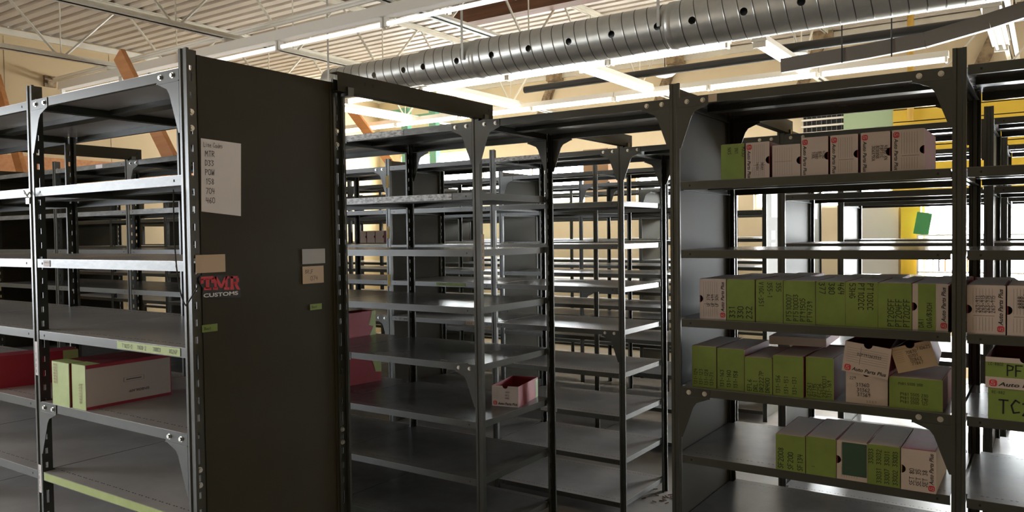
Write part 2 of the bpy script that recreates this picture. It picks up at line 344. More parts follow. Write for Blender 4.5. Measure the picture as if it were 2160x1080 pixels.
def bolt_mesh():
    m = MB(); k = 6
    m.prism([(.0065*math.cos(2*PI*i/k), .0065*math.sin(2*PI*i/k)) for i in range(k)], (0, -.006, 0), (1, 0, 0), (0, 0, 1), (0, 1, 0), .006, 'bolt')
    m.prism([(.009*math.cos(2*PI*i/12), .009*math.sin(2*PI*i/12)) for i in range(12)], (0, -.001, 0), (1, 0, 0), (0, 0, 1), (0, 1, 0), .001, 'bolt')
    return m.mesh('bolt')
GUS, BOLT = gusset_mesh(), bolt_mesh()
def panel_mesh():
    m = MB(); m.box(0, .0025, .050, DEP-.050, .03, 2.212, 'panel_paint')
    for a, b in ((.044, .056), (DEP-.056, DEP-.044)): m.box(0, .0045, a, b, .03, 2.212, 'panel_paint')
    return m.mesh('side_panel')
PANEL = panel_mesh()
def gusset(par, x, y, z, sx, sy, bolts):
    g = link('gusset', GUS, par, (x, y, z)); g.scale = (sx, sy, 1)
    if bolts:
        for bx in (.030, .090): link('bolt', BOLT, g, (bx, 0, -.017))
def unit(row, k, label, shelves=ZS, left=False, right=True, panel=None, near=False, bolts=False, group=None, front=None, gus=(1, 1)):
    """one bay of shelving: its right posts stand on grid line k"""
    xr = X0+k*W; y = Y1+(row-1)*PITCH
    t = thing('shelving_unit', label, 'shelving unit', (xr-W/2, y, 0), 0, group)
    P = POST[0 if near else 1]
    for s, on in ((-1, left), (1, right)):
        if on:
            link('post', P, t, (s*W/2, 0, 0)); link('post', P, t, (s*W/2, DEP, 0), PI)
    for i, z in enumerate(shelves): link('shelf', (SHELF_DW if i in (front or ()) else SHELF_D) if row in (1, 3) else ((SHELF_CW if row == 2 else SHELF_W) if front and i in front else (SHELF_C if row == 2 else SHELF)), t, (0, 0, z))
    for s in (-1, 1):
        if not gus[(s+1)//2]: continue
        for z in (shelves[0], 1.108) if len(shelves) > 3 else (shelves[0],):
            gusset(t, s*(W/2-.019), -.0005, z-.001, -s, 1, bolts)
            if z > 2: gusset(t, s*(W/2-.019), DEP+.0005, z-.001, -s, -1, False)
    if panel:
        for s in panel: link('side_panel', PANEL, t, (s*W/2-(0 if s > 0 else .003), 0, 0), label='solid sheet steel end panel')
    return t
ORD = ['', 'nearest', 'second', 'third', 'fourth', 'fifth', 'sixth']
NTH = ['next to', 'second left of', 'third left of', 'fourth left of', 'fifth left of', 'sixth left of', 'seventh left of', 'eighth left of']
U = {}
U[1, 0] = unit(1, 0, 'nearest dark steel shelving bay with the tall end panel and two cartons', left=False, panel=(1,), near=True, bolts=True, front=(1, 2))
for k in (-1, -2, -3): U[1, k] = unit(1, k, ['', 'steel shelving bay at the left picture edge, holding a red carton', 'steel shelving bay of the nearest row, third left of its end panel', 'steel shelving bay of the nearest row, fourth left of its end panel'][-k], left=(k == -3), near=True, bolts=True, gus=(0, 0))
panels = {(3, 0): None, (2, -4): (-1,), (3, -6): (-1,), (3, -4): (-1,), (3, -1): (-1,), (4, -1): (-1,), (4, 2): (-1,), (5, 0): (1,), (6, 0): (1,), (6, -1): (-1,), (5, -3): (-1,)}
for row in (2, 3, 4, 5, 6):
    kmin = {2: -6, 3: -7, 4: -7, 5: -5, 6: -5}[row]
    for k in range(0, kmin-1, -1):
        lab = 'dark steel shelving bay in the %s row, %s the cross aisle' % (ORD[row], NTH[-k])
        if (row, k) == (2, 0): lab = 'dark steel shelving bay with a red open carton, left of the cross aisle'
        U[row, k] = unit(row, k, lab, left=(k == kmin), panel=panels.get((row, k)), near=row < 4, bolts=row < 4, front=(0, 1) if row == 2 else None, gus={(2, 0): (1, 1), (2, -2): (1, 0), (3, 0): (0, 1), (3, -2): (0, 1)}.get((row, k), (0, 0) if row < 4 else (k % 2, 0)))
for row in (2, 3, 4):
    U[row, 2] = unit(row, 2, ['', '', 'dark steel shelving bay filled with green and white parts cartons', 'empty dark steel bay behind the carton bay, third row', 'empty dark steel bay behind the carton bay, fourth row'][row],
                     left=True, panel=(-1,) if row == 2 else (-1, 1), near=row < 4, bolts=row < 4, gus=(1, 1))
    U[row, 3] = unit(row, 3, ['', '', 'dark steel shelving bay at the right picture edge', 'third row shelving bay at the right picture edge', 'fourth row shelving bay at the right picture edge'][row], near=row < 4, bolts=row < 4, gus=(0, 0))
    xr = X0+W; y = Y1+(row-1)*PITCH
    t = thing('bridging_shelf', 'dark steel top shelf bridging the cross aisle in the %s row' % ORD[row], 'shelf', (xr-W/2, y, 2.170))
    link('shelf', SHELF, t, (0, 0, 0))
    for s in (-1, 1):
        gusset(t, s*(W/2-.019), -.0005, -.001, -s, 1, row < 4); gusset(t, s*(W/2-.019), DEP+.0005, -.001, -s, -1, False)
for z in (2.170,): pass
# aisle ties on top of the posts
def tie(row, k, label):
    x = X0+k*W; y0 = Y1+(row-1)*PITCH+DEP-.05; L = PITCH-DEP+.13
    t = thing('tie_beam', label, 'beam', (x, y0, 2.178))
    m = MB(); m.box(.036, .038, 0, L, 0, .066, 'panel_paint'); m.box(-.002, .036, 0, L, .064, .066, 'panel_paint'); m.box(-.002, .036, .0, L, 0, .002, 'panel_paint')
    for a in (.13, .17, L-.03): m.box(.038, .0385, a-.004, a+.004, .034, .046, 'dark')
    m.build('channel', t)
    for a in (.04, L-.07):
        c = MB(); c.box(.004, .046, a, a+.028, -.012, .018, 'paint'); c.build('clip', t)
    return t
tie(1, 0, 'dark steel channel spanning the aisle at the top of the tall end panel')
tie(1, -3, 'dark steel channel spanning the aisle near the left picture edge')
tie(2, 0, 'short dark channel spanning between second and third rows by the cross aisle')
tie(2, 1, 'dark channel behind the top shelf of the carton bay')

# labels and marks on the racks (parts of their unit)
def plate(par, name, o, ax, ay, w_, h_, m, label, txt=None, fn=None):
    o = Vector(o)-par.location; ax, ay = Vector(ax), Vector(ay); n_ = ax.cross(ay)
    b = MB(); b.prism([(0, 0), (w_, 0), (w_, h_), (0, h_)], o, ax, ay, n_, .0005, m)
    if fn: fn(b, o+n_*.0005, ax, ay)
    return b.build(name, par, label=label)
u10 = U[1, 0]; XP = X0+.0005
PY, PZ = Vector((0, 1, 0)), Vector((0, 0, 1)); PX = Vector((1, 0, 0))
def blob(b, o, ax, ay, n_=5, w_=.07, s=.006):
    for i in range(n_): hand(b, random.choice(['1234', '8081', '3507', '6621']), o+ax*(.004+i*w_/n_), ax, ay, s, 'ink_grey', .1)
for (yy, zz, w_, h_, m, nm, lab) in ((1.372, 1.577, .100, .053, 'tan_label', 'label', 'blank tan paper label'), (1.768, 1.588, .100, .050, 'grey_label', 'label', 'torn grey label'),
                                  (1.768, 1.522, .092, .058, 'tan_label', 'label', 'tan paper label with marker lettering'), (1.388, 1.402, .052, .022, 'tape', 'label', 'small green tape label'), (1.797, 1.432, .052, .020, 'tape', 'label', 'small green tape label')):
    def fn(b, o, ax, ay, zz=zz, m=m, w_=w_):
        if m == 'tape': hand(b, 'Boot', o+ax*.008+ay*.006, ax, ay, .009, 'ink', .11)
        if zz == 1.522:
            hand(b, 'BRJF', o+ax*.012+ay*.034, ax, ay, .013, 'ink', .09); hand(b, '074', o+ax*.034+ay*.010, ax, ay, .015, 'ink', .09)
    plate(u10, nm, (XP+.0043, yy, zz), PY, PZ, w_, h_, m, lab, fn=fn)
# scuffed tape strips on shelf fronts
def front_strip(u, x0, x1, z, h_, m, label, fn=None, name='tape_strip'):
    plate(u, name, (x0, u.location.y+.0008, z), PX, PZ, x1-x0, h_, m, label, fn=fn)
front_strip(u10, -2.44, -2.10, 1.333, .024, 'tape_pale', 'pale green tape strip with faint numbers', lambda b, o, ax, ay: [hand(b, t, o+ax*(.03+i*.085)+ay*.006, ax, ay, .012, 'ink_grey', .1) for i, t in enumerate(('T1820-0', '3808-2', '78803', '802NP'))])
front_strip(u10, -2.94, -2.10, .829, .026, 'tape_pale', 'long pale green tape along the shelf edge')
front_strip(u10, -2.900, -2.855, 1.587, .022, 'paper', 'small white label', lambda b, o, ax, ay: blob(b, o+ay*.012, ax, ay, 3, .04, .005), 'label')
for zz in (2.02, 1.66, 1.32): plate(U[3, -2], 'label', (X0-2*W-.012, U[3, -2].location.y-.001, zz), PX, PZ, .024, .085, 'yellow', 'yellow worn sticker on the post')
front_strip(U[3, -1], -3.80, -3.66, 1.083, .022, 'grey_label', 'barcode label', lambda b, o, ax, ay: [rect(b, o, ax, ay, .05+i*.008, .054+i*.008, .004, .018, 'ink') for i in range(10)] and hand(b, 'B51', o+ax*.006+ay*.005, ax, ay, .010), 'label')
front_strip(U[3, -1], -3.20, -3.08, 1.083, .022, 'tan_label', 'paper label', lambda b, o, ax, ay: hand(b, 'V 51 0', o+ax*.01+ay*.005, ax, ay, .011), 'label')
front_strip(U[3, -1], -3.45, -3.20, 1.335, .022, 'tape', 'green tape strip', lambda b, o, ax, ay: hand(b, '1204 5501', o+ax*.02+ay*.006, ax, ay, .010, 'ink_grey'))
front_strip(U[3, 0], -2.62, -2.50, .580, .022, 'grey_label', 'paper label', lambda b, o, ax, ay: blob(b, o+ay*.008, ax, ay, 4, .11), 'label')
front_strip(U[4, -1], -3.86, -3.74, 1.590, .022, 'grey_label', 'barcode label', lambda b, o, ax, ay: [rect(b, o, ax, ay, .05+i*.007, .054+i*.007, .003, .019, 'ink') for i in range(9)] and hand(b, 'DA', o+ax*.008+ay*.005, ax, ay, .012), 'label')
front_strip(U[4, 0], -2.30, -2.13, 1.083, .022, 'tape', 'green tape strip')
front_strip(U[4, 0], -2.30, -2.13, 1.335, .022, 'tape', 'green tape strip')
front_strip(U[2, 2], -1.10, -.98, 2.142, .026, 'tan_label', 'worn tan tape patch')
plate(U[2, 0], 'label', (X0+.0018, 2.770, 1.52), PY, PZ, .022, .16, 'tan_label', 'tall paper label on the post', fn=lambda b, o, ax, ay: [hand(b, c, o+ax*.006+ay*(.02+i*.03), ax, ay, .012) for i, c in enumerate('ANSH')])
plate(U[1, -1], 'label', (X0-W-.008, Y1-.0004, 1.20), PX, PZ, .020, .12, 'paper', 'white paper label on the post', fn=lambda b, o, ax, ay: [hand(b, c, o+ax*.005+ay*(.01+i*.02), ax, ay, .010) for i, c in enumerate('80A1')])
plate(U[1, -1], 'label', (X0-W-.008, Y1-.0004, .78), PX, PZ, .020, .10, 'paper', 'white paper label low on the post', fn=lambda b, o, ax, ay: [hand(b, c, o+ax*.005+ay*(.01+i*.02), ax, ay, .010) for i, c in enumerate('71B2')])
# bolts on the near end panel posts
for yy in (.024, DEP-.024):
    for zz in (2.045, 1.998, 1.00, .955):
        b = link('bolt', BOLT, u10, (W/2+.0014, yy, zz), PI/2)
# labels on the lit end panel of row five and six
for rr in (5, 6):
    u = U[rr, 0]
    for zz, h_ in ((1.80, .30), (1.60, .08), (1.50, .07)):
        plate(u, 'label', (X0+.0027, u.location.y+.2, zz), PY, PZ, .28 if h_ > .2 else .12, h_, 'paper', 'white paper label on the end panel')

# paper note and round-cornered sticker on the end panel
def on_panel(name, label, cat, y_, z_):
    return thing(name, label, cat, (X0+.0048, y_, z_))
t = on_panel('paper_note', 'white sheet with handwritten line codes taped to the tall end panel', 'paper', 1.395, 1.757)
m = MB(); m.prism([(0, 0), (.136, -.012), (.142, .210), (.004, .214)], (0, 0, 0), PY, PZ, PX, .0008, 'paper'); m.build('sheet', t)
m = MB()
for i, s in enumerate(('Line Codes', 'MTR', 'D33', 'POW', '158', '704', '460')):
    hand(m, s, (.0008, .012+(.004 if i else 0), .190-i*.0275), PY, (0, 0, 1), .0165 if i else .0135, 'ink', .10, sx=.9 if i else .78)
m.build('handwriting', t)
t = on_panel('logo_sticker', 'black sticker with red TMR lettering over white CUSTOMS on the end panel', 'sticker', 1.380, 1.500)
m = MB(); m.prism([(.012, .004), (.139, -.006), (.145, .004), (.142, .038), (.140, .058), (.133, .062), (.09, .067), (.05, .068), (.008, .070), (0, .062), (.002, .048), (.014, .032), (.010, .010)], (0, 0, 0), PY, PZ, PX, .001, 'black_vinyl'); m.build('backing', t)
m = MB(); o = Vector((.001, 0, 0))
def R_(a, b, c, d): rect(m, o, PY, PZ, a, b, c, d, 'logo_red', eps=.0006)
def Q_(*p): m.add([o+PX*.0006+PY*a+PZ*b for a, b in p], [tuple(range(len(p)))], 'logo_red')
# slab letters T M R
Q_((.008, .056), (.050, .057), (.050, .066), (.008, .066)); Q_((.006, .044), (.016, .047), (.016, .058), (.006, .060)); Q_((.041, .047), (.051, .045), (.051, .060), (.041, .058))
Q_((.023, .030), (.035, .030), (.035, .058), (.023, .058)); Q_((.017, .026), (.041, .025), (.041, .033), (.017, .034))
Q_((.047, .025), (.064, .024), (.064, .032), (.047, .033)); Q_((.051, .030), (.060, .030), (.060, .056), (.051, .056)); Q_((.052, .064), (.062, .064), (.076, .040), (.070, .030))
Q_((.076, .040), (.088, .063), (.098, .063), (.079, .029), (.070, .030)); Q_((.089, .029), (.098, .028), (.098, .056), (.089, .056)); Q_((.085, .023), (.104, .022), (.104, .030), (.085, .031)); Q_((.047, .057), (.060, .057), (.060, .064), (.047, .064)); Q_((.090, .056), (.104, .056), (.104, .063), (.090, .063))
Q_((.106, .022), (.120, .021), (.120, .029), (.106, .030)); Q_((.108, .029), (.118, .029), (.118, .062), (.108, .062)); Q_((.106, .056), (.134, .055), (.134, .062), (.106, .063)); Q_((.128, .042), (.138, .044), (.138, .056), (.128, .058))
Q_((.116, .038), (.134, .038), (.134, .045), (.116, .045)); Q_((.120, .040), (.130, .040), (.142, .020), (.130, .021))
m.build('red_letters', t, label='red slab letters TMR')
m = MB(); printed(m, 'CUSTOMS', (.001, .014, .005), PY, (0, 0, 1), .0155, 'sign_white', .03, 0, .0006, width=.120); m.build('white_letters', t, label='small white letters CUSTOMS')
# thin cable hanging by the left edge of the end panel post
t = thing('cable_loop', 'thin black cable hanging beside the end panel post', 'cable', (X0, Y1, 1.5))
m = MB(); pts = []
for i in range(25):
    a = i/24; pts.append((-.03+.12*a*a*.9, -.018-.006*math.sin(a*3), .32-.36*a-.10*math.sin(a*PI)+.28*max(0, a-.7)))
m.tube(pts, .0022, 'cable', 6); m.smooth = True; m.build('cable', t)

# ------------------------------------------------------------------ cartons
ARC = [(math.cos(a), math.sin(a)) for a in [PI*i/10 for i in range(11)]]
def front_poly(w_, h_, notch, r=.0135):
    """outline of the front, with a half-round thumb notch on one side"""
    p = []
    p += [(0, 0), (w_, 0)]
    if notch == 'R': p += [(w_-r*s, h_*.5-r*c) for c, s in ARC]
    p += [(w_, h_)]
    if notch == 'T': p += [(w_*.5+r*c, h_-r*s) for c, s in ARC]
    p += [(0, h_)]
    if notch == 'L': p += [(r*s, h_*.5+r*c) for c, s in ARC]
    return p
def carton(label, w_, h_, loc, rz=0, d=.30, front='white_card', notch=None, top=True, side='maroon', top_m='white_card', tape=None,
           logo=None, lines=None, texts=(), group=None, tilt=0, name='parts_carton', side_panel=False, wrap=False):
    t = thing(name, label, 'box', loc, rz, group)
    if tilt: t.rotation_euler = (0, tilt, rz)
    b = MB(); th = .0025
    b.box(0, w_, 0.002, d, 0, th, side); b.box(0, th, .002, d, th, h_-(th if top else 0), side); b.box(w_-th, w_, .002, d, th, h_-(th if top else 0), side)
    b.box(th, w_-th, d-th, d, th, h_-(th if top else 0), side)
    if top:
        b.box(0, w_, .002, d, h_-th, h_, side)
    b.build('carton', t)
    if top and top_m != side:
        q = MB(); q.box(.004, w_-.004, .002, d-.012, h_, h_+.0008, top_m); q.build('top_panel', t, label='pale printed top')
    if side_panel:
        q = MB(); q.box(w_, w_+.0008, .002, d-.004, .010, h_-.012, 'white_card')
        o = (w_+.0008, d*.50, h_*.30); printed(q, 'BINBOX APP', (w_+.0008, d*.72, h_*.30), (0, -1, 0), (0, 0, -1), .012, 'ink_grey', .02, width=.075)
        for a, c, e, f2 in ((.42, .66, .50, .503), (.42, .66, .60, .603), (.42, .425, .50, .603), (.657, .66, .50, .603), (.45, .63, .54, .563)):
            q.box(w_+.0008, w_+.0012, d*a, d*c, h_*e, h_*f2, 'ink_grey')
        q.build('side_panel', t, label='grey white printed side')
    fp = MB(); fp.prism(front_poly(w_, h_, notch), (0, 0, 0), (1, 0, 0), (0, 0, 1), (0, 1, 0), .002, front); fp.build('front_panel', t)
    N = Vector((1, 0, 0)); Z = Vector((0, 0, 1)); F = Vector((0, 0, 0))
    if tape:
        for (a, c, e, g, mm) in tape:
            q = MB(); q.box(a*w_, c*w_, -.0007, 0, e*h_, g*h_, mm)
            if wrap: q.box(a*w_, c*w_, 0, .05, h_+.0008, h_+.0014, mm)
            q.build('tape', t, label='green tape' if mm != 'tape_dark' else 'dark green card')
    # printed form lines
    if lines:
        q = MB(); kind = lines
        if kind == 'V':     # carton standing on its side: lines run vertically
            x0, x1 = (.16, .66)
            if logo == 'Lc': x0, x1 = .30, .78
            for i in range(7): rect(q, F, N, Z, w_*(x0+(x1-x0)*i/6), w_*(x0+(x1-x0)*i/6)+.0006, h_*.06, h_*.34, 'ink_grey')
            for i in range(7): rect(q, F, N, Z, w_*(x0+(x1-x0)*i/6), w_*(x0+(x1-x0)*i/6)+.0006, h_*.42, h_*.94, 'ink_grey')
            rect(q, F, N, Z, w_*x0, w_*(x1+.06), h_*.37, h_*.37+.0012, 'ink_grey')
        elif kind == 'F':   # full ruled, paler
            for i in range(8): rect(q, F, N, Z, w_*(.10+.085*i), w_*(.10+.085*i)+.0005, h_*.08, h_*.92, 'ink_grey')
            rect(q, F, N, Z, w_*.08, w_*.70, h_*.49, h_*.49+.0008, 'ink_grey')
        elif kind == 'H':
            for i in range(7): rect(q, F, N, Z, w_*.06, w_*.34, h_*(.36+.075*i), h_*(.36+.075*i)+.0006, 'ink_grey')
            for i in range(7): rect(q, F, N, Z, w_*.38, w_*.95, h_*(.36+.075*i), h_*(.36+.075*i)+.0006, 'ink_grey')
            rect(q, F, N, Z, w_*.36, w_*.368, h_*.30, h_*.88, 'ink_grey')
        elif kind == 'S':
            for i in range(6): rect(q, F, N, Z, w_*.05, w_*.26, h_*(.40+.075*i), h_*(.40+.075*i)+.0006, 'ink_grey')
            rect(q, F, N, Z, w_*.05, w_*.95, h_*.88, h_*.88+.0006, 'ink_grey')
        q.build('printed_lines', t)
    if logo:
        q = MB(); s = .018
        rr = [(.2, 0), (.8, 0), (1, .2), (1, .8), (.8, 1), (.2, 1), (0, .8), (0, .2)]
        def emblem(o, ax, ay, s):
            o, ax, ay = Vector(o), Vector(ax), Vector(ay); n_ = ax.cross(ay)
            q.add([o+n_*.0006+ax*a*s+ay*b_*s for a, b_ in rr], [tuple(range(8))], 'logo_red')
            for a, c, e, g in ((.28, .72, .74, .82), (.28, .36, .50, .82), (.28, .72, .46, .54), (.64, .72, .2, .54), (.2, .72, .18, .26), (.16, .22, .18, .42)):
                rect(q, o, ax, ay, a*s, c*s, e*s, g*s, 'white_card', .0012)
        if logo == 'Rc':   # right side, reads upward
            emblem((w_*.97, 0, h_*.05), Z, -N, s); printed(q, 'Auto Parts Plus', (w_*.93, 0, h_*.05+s*1.15), Z, -N, .0165, 'ink', .018, .25, width=h_*.74)
        if logo == 'Lc':   # left side, reads downward
            emblem((w_*.04, 0, h_*.95), -Z, N, s); printed(q, 'Auto Parts Plus', (w_*.08, 0, h_*.95-s*1.15), -Z, N, .0155, 'ink', .018, .25, width=h_*.76)
        if logo == 'B':    # bottom, reads across
            s2 = min(.020, w_*.15); emblem((w_*.05, 0, h_*.05), N, Z, s2); printed(q, 'Auto Parts Plus', (w_*.05+s2*1.2, 0, h_*.08), N, Z, .0165, 'ink', .018, .25, width=w_*.92-s2*1.3)
        q.build('printed_logo', t, label='red emblem and Auto Parts Plus lettering')
    if texts:
        q = MB()
        for (s, fx, fz, dr, size) in texts:
            o = (w_*fx, -.0007, h_*fz)
            if dr == 'u': hand(q, s, o, Z, -N, size)
            elif dr == 'd': hand(q, s, o, -Z, N, size)
            else: hand(q, s, o, N, Z, size)
        q.build('handwriting', t)
    return t
YC = 2.779  # carton fronts
FULL = [(0, 1, 0, 1, 'tape')]
def col(strs, fx0, dfx, fz, dr, size): return [(s, fx0+i*dfx, fz, dr, size) for i, s in enumerate(strs)]
# top carton shelf
g = None; z = ZS[1]; yb = 2.79
carton('dim green-fronted carton, leftmost on the top carton shelf', .085, .128, (-.983, yb, z), tape=FULL, texts=col(['NXS', '1N1', 'MX30'], .3, .3, .9, 'd', .012))
carton('white parts carton beside the dim green one on the top carton shelf', .083, .128, (-.893, yb, z), notch='R', logo='Lc', lines='V', texts=col(['TN15U', '7N5AY'], .45, .2, .45, 'd', .008))
carton('plain ruled white carton without emblem, shortest on the top carton shelf', .095, .112, (-.800, yb, z), notch='R', lines='F')
carton('white parts carton right of the shortest ruled carton, faint notes, top shelf', .087, .131, (-.702, yb, z), notch='R', logo='Lc', lines=None, texts=col(['TOOL', '7880', '8DA-', '4130'], .40, .13, .62, 'd', .009))
carton('white ruled parts carton third from the right end of the top carton shelf', .086, .131, (-.608, yb, z), notch='R', logo='Lc', lines='V')
carton('white parts carton with dense handwriting, second from the right on the top shelf', .088, .132, (-.513, yb, z), notch='R', logo='Lc', texts=col(['306X9XA', '8088N8', 'P8P3IC', '4880 XN'], .38, .14, .66, 'd', .010))
carton('white ruled parts carton at the right end of the top carton shelf, red side', .093, .133, (-.420, yb, z), notch='R', logo='Lc', lines='V', side='maroon')
# upper middle shelf
z = ZS[3]; hh = .146
carton('white parts carton marked UF 378, leftmost on the upper middle shelf', .099, hh, (-1.063, YC, z), notch='L', logo='Rc', lines='V', texts=col(['UF 378', 'UF 499', 'UF 304'], .40, .16, .32, 'u', .011))
carton('green carton marked 331 330 232', .101, hh, (-.961, YC, z), tape=FULL, texts=col(['331', '330', '232'], .30, .30, .06, 'u', .021))
carton('green carton marked V1GC-351 upside down', .094, hh, (-.856, YC, z), tape=FULL, texts=col(['V1GC-351', '355-1', '355'], .12, .32, .95, 'd', .016))
carton('green carton marked PT510007 and PT4739', .105, hh, (-.760, YC, z), tape=FULL, texts=col(['PT510007', 'PT510003', 'PT91505', 'PT4739'], .25, .22, .06, 'u', .0165))
carton('green carton marked 377 380 464 upside down', .094, hh, (-.653, YC, z), tape=FULL, texts=col(['377', '380', '464'], .12, .32, .97, 'd', .019))
carton('green carton marked PT102CC and PT103CC', .098, hh, (-.558, YC, z), tape=FULL, texts=col(['53HG', 'PT102CC', 'PT103CC'], .12, .28, .97, 'd', .018))
carton('green carton marked PT205FF, PT204FF and PT202FF', .098, hh, (-.459, YC, z), tape=FULL, texts=col(['PT205FF', 'PT204FF', 'PT202FF'], .48, .23, .05, 'u', .018))
carton('white parts carton with a green tape strip, right end of the upper middle shelf', .100, hh, (-.359, YC, z), notch='L', logo='Rc', tape=[(.16, .66, 0, 1, 'tape')], texts=[('DAI', .32, .06, 'u', .014), ('OAG/B3CH', .55, .06, 'u', .014)])
# lower middle shelf
z = ZS[4]; YL = 2.775
carton('green carton marked 131-124, leftmost on the lower middle shelf', .092, .150, (-1.092, YL, z), tape=FULL, texts=col(['131-124', '131-123', '131-128', '131-71'], .22, .22, .05, 'u', .013))
carton('green carton marked 131-163, 131-160 and 131-158', .099, .148, (-.996, YL, z), tape=FULL, texts=col(['131-163', '131-160', '131-158'], .25, .25, .05, 'u', .014))
carton('green carton marked EFL6 DRL1', .096, .126, (-.892, YL-.01, z), tape=FULL, texts=col(['EFL6', 'DRL1', 'DR2227P', 'DR400'], .25, .22, .05, 'u', .015))
carton('green carton marked 131-156, 131-151 and 131-131', .102, .139, (-.793, YL-.01, z), tape=FULL, texts=col(['131-156', '131-151', '131-131'], .24, .27, .05, 'u', .014))
carton('green carton marked GT261 GT195, with a maroon side', .090, .140, (-.685, YL, z), tape=FULL, texts=col(['GT261', 'GT195', 'FC256', '28290031', '131-169'], .20, .18, .05, 'u', .013))
carton('white carton marked 31360, under the open ruled carton', .127, .103, (-.556, YL-.005, z), notch='T', texts=[('229', .10, .76, 'h', .009), ('31360', .25, .54, 'h', .012), ('31362', .27, .38, 'h', .012), ('31369', .28, .23, 'h', .012), ('1.1.1.1', .5, .05, 'h', .007)])
carton('open ruled white carton with Auto Parts Plus front, stacked above the 31360 carton', .142, .100, (-.568, YL-.01, z+.105), rz=math.radians(-3), notch='T', top=False, logo='B', lines='H', texts=[('D2P19136353S', .30, .60, 'h', .009)], tilt=math.radians(7))
carton('wide green carton marked PH81 SS05, at the right of the lower middle shelf', .152, .098, (-.424, YL-.01, z), tape=FULL, texts=[('PH81 SS05 350', .18, .76, 'h', .008), ('P481 5505 230', .22, .42, 'h', .009), ('P481 5505 290', .22, .29, 'h', .009), ('P481 5505 125', .22, .17, 'h', .009)])
carton('tilted open tan carton with marker codes, lying on the wide green carton', .118, .082, (-.398, YL-.005, z+.109), rz=math.radians(4), notch='T', top=False, front='tan_card', lines='S', tilt=math.radians(-17),
       texts=[('710625', .62, .72, 'h', .010), ('70870', .34, .66, 'h', .009), ('10701', .36, .50, 'h', .009), ('70863', .38, .34, 'h', .010), ('71867', .40, .19, 'h', .010)])
carton('flat closed carton lying on top behind the EFL6 carton', .20, .030, (-.86, 2.95, z+.150), rz=.06, side='red_card')
# low shelf
z = ZS[5]; YD = 2.742
carton('green carton marked SF2008, leftmost on the lowest filled shelf', .098, .123, (-.778, YD, z), tape=FULL, texts=col(['SF2008', 'SF200', 'SF134'], .26, .33, .05, 'u', .017))
carton('green carton with faint print, second on the lowest filled shelf', .096, .128, (-.677, YD, z), tape=FULL, texts=[('I', .3, .2, 'u', .01)])
carton('white carton with a dark green card covering its front', .094, .128, (-.579, YD, z), notch='L', lines='V', tape=[(.18, .98, .12, .97, 'tape_dark')])
carton('green taped carton marked 33033 33032 33011 33003', .095, .130, (-.483, YD-.004, z), tape=FULL, texts=col(['33031', '33007', '33002'], .42, .25, .06, 'u', .014)+col(['33033', '33032', '33011', '33003'], .17, .25, .52, 'u', .014))
carton('white parts carton marked SET 20 SET 35, right end of the lowest filled shelf', .098, .131, (-.385, YD-.008, z), notch='L', logo='Rc', side='tan_card', texts=col(['SET 80', 'SET 35', 'SET 38'], .38, .19, .14, 'u', .013), top_m='red_card')
# second depth of cartons behind, tops showing
for i in range(8):
    carton(['dark topped carton in the back rank, left end of the upper middle shelf', 'back rank carton behind the 331 330 232 carton', 'back rank carton behind the V1GC-351 carton', 'back rank carton behind the PT510007 carton', 'back rank carton behind the carton numbered upside down 377 380 464',
            'back rank carton behind the PT103CC carton', 'back rank carton behind the PT205FF carton', 'back rank carton behind the green striped white carton'][i], .098, .140+.003*(i % 3), (-1.05+i*.1035, 3.092, ZS[3]), rz=.02*((i % 3)-1), side='red_card', d=.24)
# right edge bay
z = ZS[3]
carton('white parts carton marked 263-911, just right of the big upright', .100, .146, (-.207, 2.760, z), notch='L', logo='Rc', lines='V', texts=col(['263-911', '263-913', '263-914', '263-915'], .34, .13, .44, 'u', .011))
carton('white parts carton with a scribbled circle, cut by the right picture edge', .100, .147, (-.103, 2.757, z), notch='L', logo='Rc', lines='V', texts=col(['8888', '5-888', '888'], .40, .14, .55, 'u', .013))
carton('back rank carton behind the 263-911 carton', .12, .142, (-.20, 3.075, z), rz=.1, d=.22, side='red_card')
z = ZS[4]
carton('green carton marked TC24, under the open PF53 carton', .20, .092, (-.150, 2.745, z), tape=FULL, texts=[('TC24', .14, .22, 'h', .040), ('RC-882', .05, .84, 'h', .008)])
carton('open white and green carton marked PF53 at the right picture edge', .20, .092, (-.157, 2.742, z+.094), rz=math.radians(-2), notch='T', top=False, logo='B', tape=[(.0, 1, .36, .84, 'tape')], texts=[('PF53', .28, .42, 'h', .032), ('LC-8802', .04, .74, 'h', .008)])
# left bays
z = ZS[4]
LT = [(0, 1, 0, 1, 'tape_pale')]
t = carton('narrow green-ended carton, left one of the pair in the near bay', .122, .150, (-2.872, Y1+.006, z), tape=LT, wrap=True, top_m='maroon', rz=-.03)
q = MB(); [hand(q, random.choice(['880813', '415520', '670011', '909182']), (.012, -.0007, .135-i*.010), (1, 0, 0), (0, 0, 1), .0075, 'ink_red') for i in range(7)]; q.build('red_notes', t)
t = carton('green-ended carton with a long white printed side, right one of the pair', .088, .150, (-2.742, Y1+.008, z), tape=LT, wrap=True, top_m='maroon', side_panel=True, side='red_card', d=.31)
q = MB(); [hand(q, random.choice(['8808', '4155', '6700', '9091']), (.048, -.0007, .080-i*.010), (1, 0, 0), (0, 0, 1), .0075, 'ink_red') for i in range(7)]; q.build('red_notes', t)
t = carton('red carton with a green taped end at the left picture edge', .11, .125, (-3.46, 1.375, z), rz=-.25, side='red_card', tape=LT, top_m='red_card', d=.31)
q = MB(); q.box(.11, .1107, .255, .31, .0, .125, 'tape_pale'); q.build('tape', t, label='green tape')
t = carton('red carton seen side on beside the end panel, upper one', .11, .140, (-3.34, 3.03, ZS[4]), side='red_card', top=False, d=.29)
